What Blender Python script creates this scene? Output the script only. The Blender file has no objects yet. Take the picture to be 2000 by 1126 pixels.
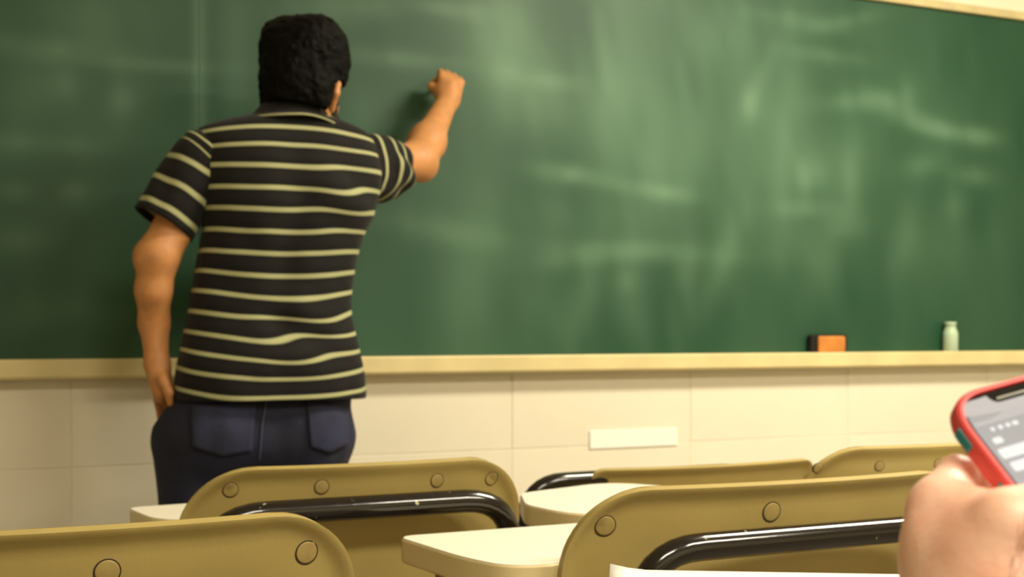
import bpy, math, random
import numpy as np
from mathutils import Vector, Matrix
from mathutils.bvhtree import BVHTree
random.seed(7); rng = np.random.default_rng(7)
SC = bpy.context.scene
COL = SC.collection

# ------------------------------------------------------------------ camera
F = 2600.0; CAM_H = 1.05; HORIZON = 645.0
cd = bpy.data.cameras.new('camera'); cam = bpy.data.objects.new('camera', cd); COL.objects.link(cam)
cam.location = (0, 0, CAM_H); cam.rotation_euler = (math.pi/2, 0, 0)
cd.sensor_width = 36; cd.lens = 36*F/2000; cd.shift_y = (HORIZON-563)/2000
cd.clip_start = 0.05
cd.dof.use_dof = True; cd.dof.focus_distance = 1.2; cd.dof.aperture_fstop = 10.0
SC.camera = cam
# ------------------------------------------------------------------ world, colour management
w = bpy.data.worlds.new('world'); SC.world = w; w.use_nodes = True
w.node_tree.nodes['Background'].inputs[0].default_value = (1, .93, .78, 1)
w.node_tree.nodes['Background'].inputs[1].default_value = 0.3
vs = SC.view_settings
vs.view_transform = 'Standard'; vs.look = 'None'; vs.gamma = 1; vs.use_curve_mapping = False
vs.exposure = 0.22
LAMP_POWER = 1.75
LAMP_COL = (1.0, 0.91, 0.72)

# ------------------------------------------------------------------ frames
TH = math.radians(25.3)                      # the room is turned this much against the view
CT, ST = math.cos(TH), math.sin(TH)
W_DIR = Vector((CT, ST, 0)); F_DIR = Vector((-ST, CT, 0))   # along the board, towards the board
P0 = Vector((-500*3.6/F, 3.6, 0))
def at(px, py, Y): return Vector(((px-1000)*Y/F, Y, CAM_H+(HORIZON-py)*Y/F))
def room(u, d, z): return P0 + W_DIR*u - F_DIR*d + Vector((0, 0, z))
def onwall_u(px):
    r = (px-1000)/F
    return (r*P0.y-P0.x)/(CT-r*ST)
ROOM_ROT = TH

# ------------------------------------------------------------------ helpers
def tag(o, label=None, cat=None, group=None, kind=None):
    if label: o['label'] = label
    if cat: o['category'] = cat
    if group: o['group'] = group
    if kind: o['kind'] = kind
    return o
def srgb(r, g, b):
    f = lambda c: ((c/255)/12.92 if c/255 <= .04045 else ((c/255+.055)/1.055)**2.4)
    return (f(r), f(g), f(b))
def link(name, me, mat=None, parent=None, smooth=True):
    o = bpy.data.objects.new(name, me); COL.objects.link(o)
    if mat is not None: me.materials.append(mat)
    if parent is not None: o.parent = parent
    if smooth and len(me.polygons): me.polygons.foreach_set('use_smooth', [True]*len(me.polygons))
    return o
def mesh(name, verts, faces, mat=None, parent=None, smooth=True, origin=None):
    me = bpy.data.meshes.new(name)
    if isinstance(verts, np.ndarray):
        if origin is not None: verts = verts-np.array(origin)
        verts = verts.tolist()
    else:
        o0 = Vector(origin) if origin is not None else Vector()
        verts = [tuple(Vector(v)-o0) for v in verts]
    if isinstance(faces, np.ndarray): faces = faces.tolist()
    me.from_pydata(verts, [], faces); me.update()
    return link(name, me, mat, parent, smooth)
def empty(name, loc, rz=0):
    o = bpy.data.objects.new(name, None); COL.objects.link(o); o.location = loc; o.rotation_euler = (0, 0, rz)
    o.empty_display_size = .1
    return o
def bevel(o, wd, seg=2, ang=35):
    m = o.modifiers.new('bevel', 'BEVEL'); m.width = wd; m.segments = seg; m.limit_method = 'ANGLE'; m.angle_limit = math.radians(ang); m.harden_normals = True
    return o
def box(name, lo, hi, mat, parent=None, bev=0.0, seg=2):
    x0, y0, z0 = lo; x1, y1, z1 = hi
    v = [(x0,y0,z0),(x1,y0,z0),(x1,y1,z0),(x0,y1,z0),(x0,y0,z1),(x1,y0,z1),(x1,y1,z1),(x0,y1,z1)]
    f = [(0,3,2,1),(4,5,6,7),(0,1,5,4),(1,2,6,5),(2,3,7,6),(3,0,4,7)]
    o = mesh(name, v, f, mat, parent, smooth=bev > 0)
    if bev: bevel(o, bev, seg)
    return o
def prism(name, poly, z0, z1, mat, parent=None, bev=0.0, seg=3):
    n = len(poly)
    v = [(p[0], p[1], z0) for p in poly]+[(p[0], p[1], z1) for p in poly]
    f = [tuple(range(n-1, -1, -1)), tuple(range(n, 2*n))]+[(i, (i+1) % n, n+(i+1) % n, n+i) for i in range(n)]
    o = mesh(name, v, f, mat, parent, smooth=bev > 0)
    if bev: bevel(o, bev, seg)
    return o
def round_poly(pts, rad, seg=6):
    out = []; n = len(pts)
    for i in range(n):
        p = Vector(pts[i][:2]); a = Vector(pts[i-1][:2]); b = Vector(pts[(i+1) % n][:2])
        r = rad[i] if isinstance(rad, (list, tuple)) else rad
        da = (a-p); db = (b-p); r = min(r, da.length*.48, db.length*.48)
        s = p+da.normalized()*r; e = p+db.normalized()*r
        for k in range(seg+1):
            t = k/seg
            out.append(tuple(s*(1-t)**2+p*2*t*(1-t)+e*t*t))
    return out
def tube_data(path, r, n=12, cap=True):
    path = [Vector(p) for p in path]; m = len(path)
    rr = r if isinstance(r, (list, tuple)) else [r]*m
    v = []; f = []; nrm = None
    for i, p in enumerate(path):
        t = (path[min(i+1, m-1)]-path[max(i-1, 0)]).normalized()
        if nrm is None:
            nrm = t.orthogonal().normalized()
        else:
            nrm = (nrm-t*nrm.dot(t)).normalized()
        b = t.cross(nrm)
        for k in range(n):
            a = 2*math.pi*k/n
            v.append(p+(nrm*math.cos(a)+b*math.sin(a))*rr[i])
    for i in range(m-1):
        for k in range(n):
            f.append((i*n+k, i*n+(k+1) % n, (i+1)*n+(k+1) % n, (i+1)*n+k))
    if cap:
        f.append(tuple(range(n-1, -1, -1))); f.append(tuple((m-1)*n+k for k in range(n)))
    return v, f
def fillet(pts, rad, seg=8):
    pts = [Vector(p) for p in pts]; out = [pts[0]]
    for i in range(1, len(pts)-1):
        p = pts[i]; da = pts[i-1]-p; db = pts[i+1]-p; r = min(rad, da.length*.48, db.length*.48)
        s = p+da.normalized()*r; e = p+db.normalized()*r
        for k in range(seg+1):
            t = k/seg; out.append(s*(1-t)**2+p*2*t*(1-t)+e*t*t)
    return out+[pts[-1]]
def tube(name, pts, r, mat, parent=None, rad=.06, n=12):
    v, f = tube_data(fillet(pts, rad), r, n)
    return mesh(name, v, f, mat, parent)

# ---- implicit surfaces (smooth unions of tapered capsules and ellipsoids)
def _cone(P, a, b, r1, r2):
    a = np.array(a, np.float32); b = np.array(b, np.float32)
    ba = b-a; pa = P-a; L2 = float(ba@ba)+1e-12
    h = np.clip((pa@ba)/L2, 0, 1)
    d = np.linalg.norm(pa-h[..., None]*ba, axis=-1)
    return d-(r1+(r2-r1)*h)
def _ell(P, c, r, M=None):
    q = P-np.array(c, np.float32)
    if M is not None: q = q@np.array(M, np.float32)
    r = np.array(r, np.float32)
    k0 = np.linalg.norm(q/r, axis=-1); k1 = np.linalg.norm(q/(r*r), axis=-1)
    return k0*(k0-1)/np.maximum(k1, 1e-6)
def implicit(prims, h, k=.015, noise=None):
    los = []; his = []
    for p in prims:
        if p[0] == 'c': c = np.array([p[1], p[2]]); r = max(p[3], p[4])
        else: c = np.array([p[1]]); r = max(p[2])
        los.append(c.min(0)-r); his.append(c.max(0)+r)
    mg = 3*h+.01
    lo = np.min(los, 0)-mg; hi = np.max(his, 0)+mg
    n = np.ceil((hi-lo)/h).astype(int)+1
    ax = [(lo[i]+h*np.arange(n[i])).astype(np.float32) for i in range(3)]
    Fd = np.full(n, 1.0, np.float32)
    for p, l, u in zip(prims, los, his):
        kk = p[-1] if isinstance(p[-1], dict) else {}
        ks = kk.get('k', k); m2 = ks+3*h
        i0 = np.maximum(np.floor((l-m2-lo)/h).astype(int), 0); i1 = np.minimum(np.ceil((u+m2-lo)/h).astype(int)+1, n)
        sl = tuple(slice(a, b) for a, b in zip(i0, i1))
        P = np.stack(np.meshgrid(ax[0][sl[0]], ax[1][sl[1]], ax[2][sl[2]], indexing='ij'), -1)
        d = _cone(P, p[1], p[2], p[3], p[4]) if p[0] == 'c' else _ell(P, p[1], p[2], p[3] if len(p) > 3 and not isinstance(p[3], dict) else None)
        a = Fd[sl]
        if kk.get('sub'):
            hh = np.maximum(ks-np.abs(-a-d), 0)/ks
            Fd[sl] = -(np.minimum(-a, d)-hh*hh*ks*.25) if False else np.maximum(a, -d)
        else:
            hh = np.maximum(ks-np.abs(a-d), 0)/ks
            Fd[sl] = np.minimum(a, d)-hh*hh*ks*.25
    if noise is not None:
        P = np.stack(np.meshgrid(*ax, indexing='ij'), -1); Fd = Fd+noise(P)
    return surface_nets(Fd, lo, h)
def surface_nets(Fd, lo, h):
    ins = Fd < 0
    n = np.array(Fd.shape)
    c = np.zeros(n-1, np.int8)
    for dx in (0, 1):
        for dy in (0, 1):
            for dz in (0, 1):
                c += ins[dx:n[0]-1+dx, dy:n[1]-1+dy, dz:n[2]-1+dz]
    act = (c > 0) & (c < 8)
    idx = np.argwhere(act); ids = np.full(n-1, -1, np.int64); ids[act] = np.arange(len(idx))
    s = np.zeros((len(idx), 3)); cnt = np.zeros(len(idx))
    cor = [(a, b, d) for a in (0, 1) for b in (0, 1) for d in (0, 1)]
    for A in cor:
        for ax_ in range(3):
            if A[ax_] == 0:
                B = list(A); B[ax_] = 1
                ia = idx+np.array(A); ib = idx+np.array(B)
                fa = Fd[ia[:, 0], ia[:, 1], ia[:, 2]]; fb = Fd[ib[:, 0], ib[:, 1], ib[:, 2]]
                m = (fa < 0) != (fb < 0)
                t = np.where(m, fa/np.where(m, fa-fb, 1), 0)
                pt = np.array(A)+t[:, None]*(np.array(B)-np.array(A))
                s += pt*m[:, None]; cnt += m
    V = lo+h*(idx+s/cnt[:, None])
    Q = []
    for ax_ in range(3):
        o1, o2 = (ax_+1) % 3, (ax_+2) % 3
        sl0 = [slice(None)]*3; sl1 = [slice(None)]*3
        sl0[ax_] = slice(0, n[ax_]-1); sl1[ax_] = slice(1, n[ax_])
        for o in (o1, o2):
            sl0[o] = slice(1, n[o]-1); sl1[o] = slice(1, n[o]-1)
        a = ins[tuple(sl0)]; b = ins[tuple(sl1)]
        e = np.argwhere(a != b)
        if not len(e): continue
        flip = a[e[:, 0], e[:, 1], e[:, 2]]
        base = e.copy(); base[:, o1] += 1; base[:, o2] += 1
        def cell(d1, d2):
            q = base.copy(); q[:, o1] += d1; q[:, o2] += d2
            return ids[q[:, 0], q[:, 1], q[:, 2]]
        q = np.stack([cell(-1, -1), cell(0, -1), cell(0, 0), cell(-1, 0)], 1)
        q[~flip] = q[~flip][:, ::-1]
        Q.append(q)
    return V, np.concatenate(Q)
def smooth_mod(o, it=4, f=.5):
    m = o.modifiers.new('smooth', 'SMOOTH'); m.iterations = it; m.factor = f
    return o
def fattr(o, name, vals):
    a = o.data.attributes.new(name, 'FLOAT', 'POINT'); a.data.foreach_set('value', np.asarray(vals, np.float32))

# ---- a cheap smooth value noise for shaping meshes
_T = rng.random((64, 64, 64)).astype(np.float32)
def vnoise(P):
    P = np.asarray(P, np.float32); i = np.floor(P).astype(int); f = P-i; f = f*f*(3-2*f)
    r = 0
    for a in (0, 1):
        for b in (0, 1):
            for c in (0, 1):
                wgt = (f[..., 0] if a else 1-f[..., 0])*(f[..., 1] if b else 1-f[..., 1])*(f[..., 2] if c else 1-f[..., 2])
                r = r+wgt*_T[(i[..., 0]+a) % 64, (i[..., 1]+b) % 64, (i[..., 2]+c) % 64]
    return r-.5

# ------------------------------------------------------------------ materials
MAT = {}
def material(name, col, rough=.5, var=.0, scale=8.0, bump=0.0, bscale=60.0, spec=.5, metal=0.0, coat=0.0, sss=0.0, col2=None, detail=4):
    m = bpy.data.materials.new(name); m.use_nodes = True
    nt = m.node_tree; b = nt.nodes['Principled BSDF']
    b.inputs['Roughness'].default_value = rough; b.inputs['Metallic'].default_value = metal
    b.inputs['Specular IOR Level'].default_value = spec; b.inputs['Coat Weight'].default_value = coat
    if sss:
        b.inputs['Subsurface Weight'].default_value = sss; b.inputs['Subsurface Radius'].default_value = (.012, .005, .003); b.inputs['Subsurface Scale'].default_value = 1
    tc = nt.nodes.new('ShaderNodeTexCoord')
    nz = nt.nodes.new('ShaderNodeTexNoise'); nz.inputs['Scale'].default_value = scale; nz.inputs['Detail'].default_value = detail
    nt.links.new(tc.outputs['Object'], nz.inputs['Vector'])
    mx = nt.nodes.new('ShaderNodeMix'); mx.data_type = 'RGBA'
    c2 = col2 or tuple(max(0, c*(1-var)) for c in col)
    c1 = col if col2 else tuple(c*(1+var*.5) for c in col)
    mx.inputs[6].default_value = (*c1, 1); mx.inputs[7].default_value = (*c2, 1)
    rp = nt.nodes.new('ShaderNodeMapRange'); rp.inputs[1].default_value = .3; rp.inputs[2].default_value = .7
    nt.links.new(nz.outputs['Fac'], rp.inputs[0]); nt.links.new(rp.outputs[0], mx.inputs[0])
    nt.links.new(mx.outputs[2], b.inputs['Base Color'])
    if bump:
        n2 = nt.nodes.new('ShaderNodeTexNoise'); n2.inputs['Scale'].default_value = bscale; n2.inputs['Detail'].default_value = 3
        nt.links.new(tc.outputs['Object'], n2.inputs['Vector'])
        bp = nt.nodes.new('ShaderNodeBump'); bp.inputs['Strength'].default_value = bump; bp.inputs['Distance'].default_value = .004
        nt.links.new(n2.outputs['Fac'], bp.inputs['Height']); nt.links.new(bp.outputs[0], b.inputs['Normal'])
    MAT[name] = m
    return m
def nodes(m): return m.node_tree, m.node_tree.nodes['Principled BSDF']

material('plaster', srgb(236, 226, 200), .8, .06, 3, .1, 80)
material('tile', srgb(234, 226, 204), .28, .05, 2.5, .03, 20, coat=.2)
material('grout', srgb(230, 220, 196), .9, .1, 30)
material('floor', srgb(104, 94, 78), .5, .15, 12)
material('ceiling', srgb(240, 236, 224), .9, .03, 5)
material('frame_wood', srgb(205, 190, 140), .5, .12, 14)
material('tray_wood', srgb(222, 205, 150), .45, .10, 9, .05, 40)
material('chair_plastic', srgb(174, 154, 93), .42, .10, 7, .06, 140)
material('cap_plastic', srgb(166, 145, 88), .5, .12, 60)
material('groove', srgb(48, 36, 18), .8, .2, 40)
material('laminate', srgb(246, 240, 220), .38, .03, 5)
material('tablet_edge', srgb(226, 208, 158), .45, .06, 9)
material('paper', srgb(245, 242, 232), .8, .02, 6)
material('cover_card', srgb(90, 100, 120), .6, .1, 8)
material('eraser_felt', srgb(28, 24, 20), .95, .3, 60, .3, 200)
material('eraser_wood', srgb(205, 130, 55), .5, .2, 25)
material('milky_plastic', srgb(180, 200, 170), .3, .08, 12)
material('chalk', srgb(240, 236, 220), .9, .04, 30)
material('hair', srgb(4, 3, 3), .62, .4, 90, .5, 260, spec=.12)
material('fine_hair', srgb(150, 96, 58), .7, .2, 90)
material('skin_man', srgb(204, 142, 88), .5, .14, 35, .25, 220, sss=.08)
material('skin_hand', srgb(252, 208, 186), .45, .07, 28, .10, 300, sss=.15, col2=srgb(242, 182, 156))
material('lip', srgb(160, 90, 70), .5, .1, 30)
material('eye_white', srgb(230, 225, 215), .2, .02, 30)
material('beard', srgb(20, 14, 10), .7, .4, 120, .5, 300)
material('shoe', srgb(40, 34, 30), .5, .2, 20)
material('case_red', srgb(226, 80, 80), .42, .06, 40)
material('case_teal', srgb(40, 140, 150), .45, .08, 40)
material('phone_black', srgb(14, 14, 16), .15, .1, 10)
material('steel', srgb(150, 148, 140), .35, .08, 20, metal=.8)
material('sleeve_cloth', srgb(60, 70, 90), .9, .15, 40, .2, 200)
material('thread', srgb(72, 76, 100), .9, .1, 30)

# black enamel tube with chips
m = material('black_enamel', srgb(20, 14, 13), .16, .25, 20, .05, 60, coat=.4)
nt, b = nodes(m)
tc = nt.nodes['Texture Coordinate']; nz = nt.nodes.new('ShaderNodeTexNoise'); nz.inputs['Scale'].default_value = 55; nz.inputs['Detail'].default_value = 5
nt.links.new(tc.outputs['Object'], nz.inputs['Vector'])
mr = nt.nodes.new('ShaderNodeMapRange'); mr.inputs[1].default_value = .69; mr.inputs[2].default_value = .72
nt.links.new(nz.outputs['Fac'], mr.inputs[0])
mx = nt.nodes.new('ShaderNodeMix'); mx.data_type = 'RGBA'; mx.inputs[7].default_value = (*srgb(190, 185, 150), 1)
src = b.inputs['Base Color'].links[0].from_socket
nt.links.new(src, mx.inputs[6]); nt.links.new(mr.outputs[0], mx.inputs[0]); nt.links.new(mx.outputs[2], b.inputs['Base Color'])

# chalkboard: green slate with rubbed chalk, chalk amount comes from the mesh
m = bpy.data.materials.new('slate'); m.use_nodes = True; MAT['slate'] = m
nt, b = nodes(m); b.inputs['Roughness'].default_value = .5; b.inputs['Specular IOR Level'].default_value = .35
tc = nt.nodes.new('ShaderNodeTexCoord'); at_ = nt.nodes.new('ShaderNodeAttribute'); at_.attribute_name = 'chalk'
nz = nt.nodes.new('ShaderNodeTexNoise'); nz.inputs['Scale'].default_value = 2.2; nz.inputs['Detail'].default_value = 3
nt.links.new(tc.outputs['Object'], nz.inputs['Vector'])
mg = nt.nodes.new('ShaderNodeMix'); mg.data_type = 'RGBA'
mg.inputs[6].default_value = (*srgb(18, 66, 44), 1); mg.inputs[7].default_value = (*srgb(28, 68, 44), 1)
nt.links.new(nz.outputs['Fac'], mg.inputs[0])
mc = nt.nodes.new('ShaderNodeMix'); mc.data_type = 'RGBA'; mc.inputs[7].default_value = (*srgb(140, 180, 146), 1)
nt.links.new(at_.outputs['Fac'], mc.inputs[0]); nt.links.new(mg.outputs[2], mc.inputs[6]); nt.links.new(mc.outputs[2], b.inputs['Base Color'])

# striped knit shirt: stripe coordinate is carried by the mesh
m = bpy.data.materials.new('striped_knit'); m.use_nodes = True; MAT['striped_knit'] = m
nt, b = nodes(m); b.inputs['Roughness'].default_value = .85; b.inputs['Specular IOR Level'].default_value = .25
b.inputs['Sheen Weight'].default_value = .06; b.inputs['Sheen Roughness'].default_value = .5
tc = nt.nodes.new('ShaderNodeTexCoord'); at_ = nt.nodes.new('ShaderNodeAttribute'); at_.attribute_name = 'stripe'
fr = nt.nodes.new('ShaderNodeMath'); fr.operation = 'FRACT'; nt.links.new(at_.outputs['Fac'], fr.inputs[0])
cr = nt.nodes.new('ShaderNodeValToRGB'); el = cr.color_ramp.elements
D1 = (*srgb(12, 10, 9), 1); D2 = (*srgb(24, 22, 21), 1); LT = (*srgb(172, 172, 128), 1); LG = (*srgb(120, 124, 92), 1)
el[0].position = 0; el[0].color = D2; el[1].position = 1; el[1].color = D2
for p, c in ((.30, D1), (.355, D1), (.385, LG), (.41, LT), (.555, LT), (.60, LG), (.63, D1), (.75, D2)):
    e = el.new(p); e.color = c
nt.links.new(fr.outputs[0], cr.inputs[0]); nt.links.new(cr.outputs[0], b.inputs['Base Color'])
n2 = nt.nodes.new('ShaderNodeTexNoise'); n2.inputs['Scale'].default_value = 260; nt.links.new(tc.outputs['Object'], n2.inputs['Vector'])
bp = nt.nodes.new('ShaderNodeBump'); bp.inputs['Strength'].default_value = .25; bp.inputs['Distance'].default_value = .003
nt.links.new(n2.outputs['Fac'], bp.inputs['Height']); nt.links.new(bp.outputs[0], b.inputs['Normal'])

# denim: worn patches
material('denim', srgb(30, 32, 62), .85, .5, 9, .35, 340, col2=srgb(17, 18, 32), detail=6)
material('denim_worn', srgb(46, 50, 80), .85, .3, 11, .35, 340, col2=srgb(20, 21, 38), detail=6)
# phone screen
def emitter(name, col, s):
    m = bpy.data.materials.new(name); m.use_nodes = True; nt, b = nodes(m)
    b.inputs['Base Color'].default_value = (.02, .02, .02, 1); b.inputs['Roughness'].default_value = .25
    tc = nt.nodes.new('ShaderNodeTexCoord'); nz = nt.nodes.new('ShaderNodeTexNoise'); nz.inputs['Scale'].default_value = 40
    nt.links.new(tc.outputs['Object'], nz.inputs['Vector'])
    mx = nt.nodes.new('ShaderNodeMix'); mx.data_type = 'RGBA'
    mx.inputs[6].default_value = (*col, 1); mx.inputs[7].default_value = (*[c*.9 for c in col], 1)
    nt.links.new(nz.outputs['Fac'], mx.inputs[0]); nt.links.new(mx.outputs[2], b.inputs['Emission Color'])
    b.inputs['Emission Strength'].default_value = s
    MAT[name] = m; return m
emitter('screen_glow', srgb(176, 172, 170), .85)
emitter('screen_header', srgb(204, 196, 190), .85)
emitter('screen_white', srgb(240, 238, 232), .95)
emitter('lamp_glow', LAMP_COL, 5.0*LAMP_POWER)

# ------------------------------------------------------------------ the room
U0, U1, D1_, ZC = -3.4, 4.6, 6.2, 3.05
def plate(name, corners, mat): 
    o = mesh(name, corners, [(0, 1, 2, 3)], MAT[mat], smooth=False); tag(o, kind='structure'); return o
def slab(name, u0, u1, d0, d1, z0, z1, mat, parent=None):
    e = box(name, (u0, -d1, z0), (u1, -d0, z1), MAT[mat], parent)
    if parent is None: e.location = P0; e.rotation_euler = (0, 0, TH); tag(e, kind='structure')
    return e
slab('floor', U0-.15, U1+.15, -.15, D1_+.15, -.1, 0, 'floor')
slab('ceiling', U0-.15, U1+.15, -.15, D1_+.15, ZC, ZC+.1, 'ceiling')
WALL = slab('wall_front', U0-.15, U1+.15, -.15, 0, 0, ZC, 'plaster')
slab('wall_left', U0-.15, U0, 0, D1_, 0, ZC, 'plaster')
slab('wall_right', U1, U1+.15, 0, D1_, 0, ZC, 'plaster')
slab('wall_back', U0-.15, U1+.15, D1_, D1_+.15, 0, ZC, 'plaster')
BZ0, BZ1 = .975, 2.158
# tiled dado under the board
slab('tile_bed', U0, U1, 0, .0105, 0, .945, 'grout', WALL)
TW, TZ = .62, .35
tme = {}
k0 = int(math.floor((U0-.76)/TW))
for k in range(k0, int((U1-.76)/TW)+1):
    a = max(U0, .76+k*TW)+.0012; b_ = min(U1, .76+(k+1)*TW)-.0012
    for r in range(3):
        z0 = max(0, r*TZ+.0024)+.0; z1 = min((r+1)*TZ, .945)
        key = (round(b_-a, 4), r)
        if key not in tme:
            o = box('tile', (-(b_-a)/2, -.006, -(z1-z0)/2), ((b_-a)/2, .006, (z1-z0)/2), MAT['tile'], WALL, .0014, 1); tme[key] = o.data
        else:
            o = bpy.data.objects.new('tile', tme[key]); COL.objects.link(o); o.parent = WALL
            bevel(o, .0014, 1)
        o.location = ((a+b_)/2, -.006, (z0+z1)/2)
        o.rotation_euler = (random.uniform(-.003, .003), 0, random.uniform(-.003, .003))

# ------------------------------------------------------------------ ceiling lamps; the rear two are added fill
def lamp(u, d, lu, ld, label, power):
    e = empty('ceiling_lamp', room(u, d, ZC), TH)
    box('housing', (-lu/2-.03, -ld/2-.03, -.07), (lu/2+.03, ld/2+.03, 0), MAT['steel'], e, .01)
    box('diffuser', (-lu/2, -ld/2, -.085), (lu/2, ld/2, -.068), MAT['lamp_glow'], e)
    ad = bpy.data.lights.new('tube_light', 'AREA'); ad.shape = 'RECTANGLE'; ad.size = lu; ad.size_y = ld
    ad.energy = power*LAMP_POWER; ad.color = LAMP_COL
    a = bpy.data.objects.new('tube_light', ad); COL.objects.link(a); a.parent = e; a.location = (0, 0, -.10)
    tag(e, label, 'ceiling lamp', 'ceiling lamps')
lamp(1.95, 1.9, 1.2, .5, 'ceiling lamp nearest the chalkboard, above its middle', 56)
lamp(1.6, 4.1, 1.2, .5, 'added fill lamp over the right half of the chair rows', 34)  # unseen fixture, added as fill for the man's back
lamp(-.35, 4.3, 1.2, .5, 'added fill lamp furthest back, behind the camera', 24)  # unseen fixture, added to brighten the hand with the phone

# ------------------------------------------------------------------ chalkboard
BOARD = empty('chalkboard', room(0, 0, BZ0), TH)
tag(BOARD, 'long green chalkboard smeared with rubbed-out chalk on the front wall', 'chalkboard')
BU0, BU1 = -1.75, 3.75; SEAM = onwall_u(386)
# rubbed chalk: (px, py, half length, half width, angle deg, strength) read off the photo, put on the board surface
SM = [(1000,60,120,60,80,.22),(1040,150,80,50,60,.20),(1180,60,45,160,0,.20),(1290,80,70,220,0,.24),(1180,210,50,160,0,.16),(1330,300,120,110,20,.20),
 (960,130,50,90,0,.18),(985,145,26,22,0,.20),(1065,160,50,14,5,.22),(780,118,110,14,5,.20),(870,20,60,14,8,.22),(730,15,40,20,0,.14),(1010,210,60,40,30,.12),
 (1100,340,60,16,8,.22),(1110,342,14,12,0,.18),(1200,360,60,12,12,.14),(1300,378,40,13,8,.24),(1150,430,150,40,5,.10),(1150,500,100,18,-6,.18),(1140,570,22,80,12,.15),
 (1220,550,28,70,0,.14),(1215,548,18,18,0,.14),(1330,530,18,70,0,.15),(1335,520,14,30,0,.12),(860,450,110,22,10,.16),(920,520,34,110,6,.10),(880,620,36,60,0,.08),(1250,490,150,16,3,.15),
 (1240,640,24,50,0,.08),(1320,640,18,60,0,.09),(1100,640,30,50,15,.09),(1030,590,30,60,0,.06),
 (1420,70,70,50,0,.16),(1540,40,80,14,10,.14),(1640,45,60,12,-12,.14),(1600,110,60,12,8,.15),(1500,180,60,90,0,.14),(1458,205,14,26,0,.24),(1480,150,14,60,25,.14),
 (1660,200,60,16,-3,.20),(1750,215,60,18,25,.22),(1830,255,60,13,14,.22),(1910,265,26,13,10,.18),(1765,180,22,26,0,.14),(1600,330,70,70,0,.18),(1578,340,20,26,0,.24),(1655,330,14,70,0,.15),
 (1570,408,50,14,0,.18),(1520,330,18,110,5,.12),(1790,325,30,18,-10,.16),(1890,345,30,15,8,.18),(1860,400,22,28,20,.16),(1760,470,20,60,8,.17),(1640,440,40,22,0,.13),(1560,480,60,40,0,.09),
 (1410,500,20,90,20,.15),(1600,520,40,60,0,.07),(1850,470,60,40,0,.06),
 (60,90,150,16,4,.10),(110,100,40,14,0,.08),(130,165,26,26,0,.14),(250,125,160,12,3,.12),(340,135,60,10,3,.10),(235,200,26,22,0,.13),(60,180,50,50,0,.10),(170,40,120,60,0,.10),
 (140,375,22,16,0,.14),(30,375,30,16,0,.12),(20,470,60,24,0,.13),(130,285,70,12,4,.08),(20,280,40,20,0,.10),(385,60,9,160,0,.22),(390,160,12,110,0,.16),(450,70,26,90,0,.14),
 (450,180,20,60,0,.08),(60,610,40,30,0,.09),(150,600,34,26,0,.08),(560,15,60,30,0,.12),(640,20,40,30,0,.10),(720,190,60,60,0,.07),(230,200,18,60,0,.06),(180,75,24,80,0,.06),(700,240,30,40,0,.10)]
def chalk_at(px, py):
    t = np.zeros_like(px)
    for (cx, cy, a, b_, ang, s) in SM:
        an = math.radians(ang); dx = px-cx; dy = py-cy
        x = dx*math.cos(an)+dy*math.sin(an); y = -dx*math.sin(an)+dy*math.cos(an)
        q = (x/a)**2+(y/b_)**2
        t += .72*s*np.exp(-q*.62)
    return t
def board_panel(u0, u1):
    nu = int((u1-u0)/.012); nz_ = 98
    us = np.linspace(u0, u1, nu); zs = np.linspace(0, BZ1-BZ0, nz_)
    UU, ZZ = np.meshgrid(us, zs, indexing='ij')
    X = P0.x+CT*UU; Y = P0.y+ST*UU; px = 1000+F*X/Y; py = HORIZON-F*(ZZ+BZ0-CAM_H)/Y
    ch = chalk_at(px, py)
    P = np.stack([UU*3, ZZ*1.1, UU*0+3.3], -1); n = vnoise(P)
    n2 = vnoise(np.stack([UU*9, ZZ*4, UU*0+9.1], -1)); n3 = vnoise(np.stack([UU*22+ZZ*4, ZZ*7, UU*0+1.1], -1))
    ch = np.clip(ch*(1+.5*n2+.35*n3)+.05+.10*n+.05*n2+.02*n3, 0, .8)
    y = np.full_like(UU, -.020)
    V = np.stack([UU, y, ZZ], -1).reshape(-1, 3)
    i = np.arange(nu-1)[:, None]*nz_+np.arange(nz_-1)[None, :]
    Fq = np.stack([i, i+nz_, i+nz_+1, i+1], -1).reshape(-1, 4)
    nb = len(V)
    # back and rim so the panel has a thickness
    B = np.array([[u0, -.002, 0], [u1, -.002, 0], [u1, -.002, BZ1-BZ0], [u0, -.002, BZ1-BZ0]])
    c = [0, (nu-1)*nz_, nu*nz_-1, nz_-1]
    rim = [(c[0], nb, nb+1, c[1]), (c[1], nb+1, nb+2, c[2]), (c[2], nb+2, nb+3, c[3]), (c[3], nb+3, nb, c[0]), (nb, nb+3, nb+2, nb+1)]
    o = mesh('slate_panel', np.concatenate([V, B]), Fq.tolist()+rim, MAT['slate'], BOARD, smooth=False)
    fattr(o, 'chalk', np.concatenate([ch.reshape(-1), np.zeros(4)]))
    return o
board_panel(BU0, SEAM-.0006); board_panel(SEAM+.0006, BU1)
box('frame_top', (BU0-.03, -.034, BZ1-BZ0), (BU1+.03, -.002, BZ1-BZ0+.03), MAT['frame_wood'], BOARD, .004)
for a in (BU0-.03, BU1): box('frame_side', (a, -.034, 0), (a+.03, -.002, BZ1-BZ0), MAT['frame_wood'], BOARD, .004)
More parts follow.
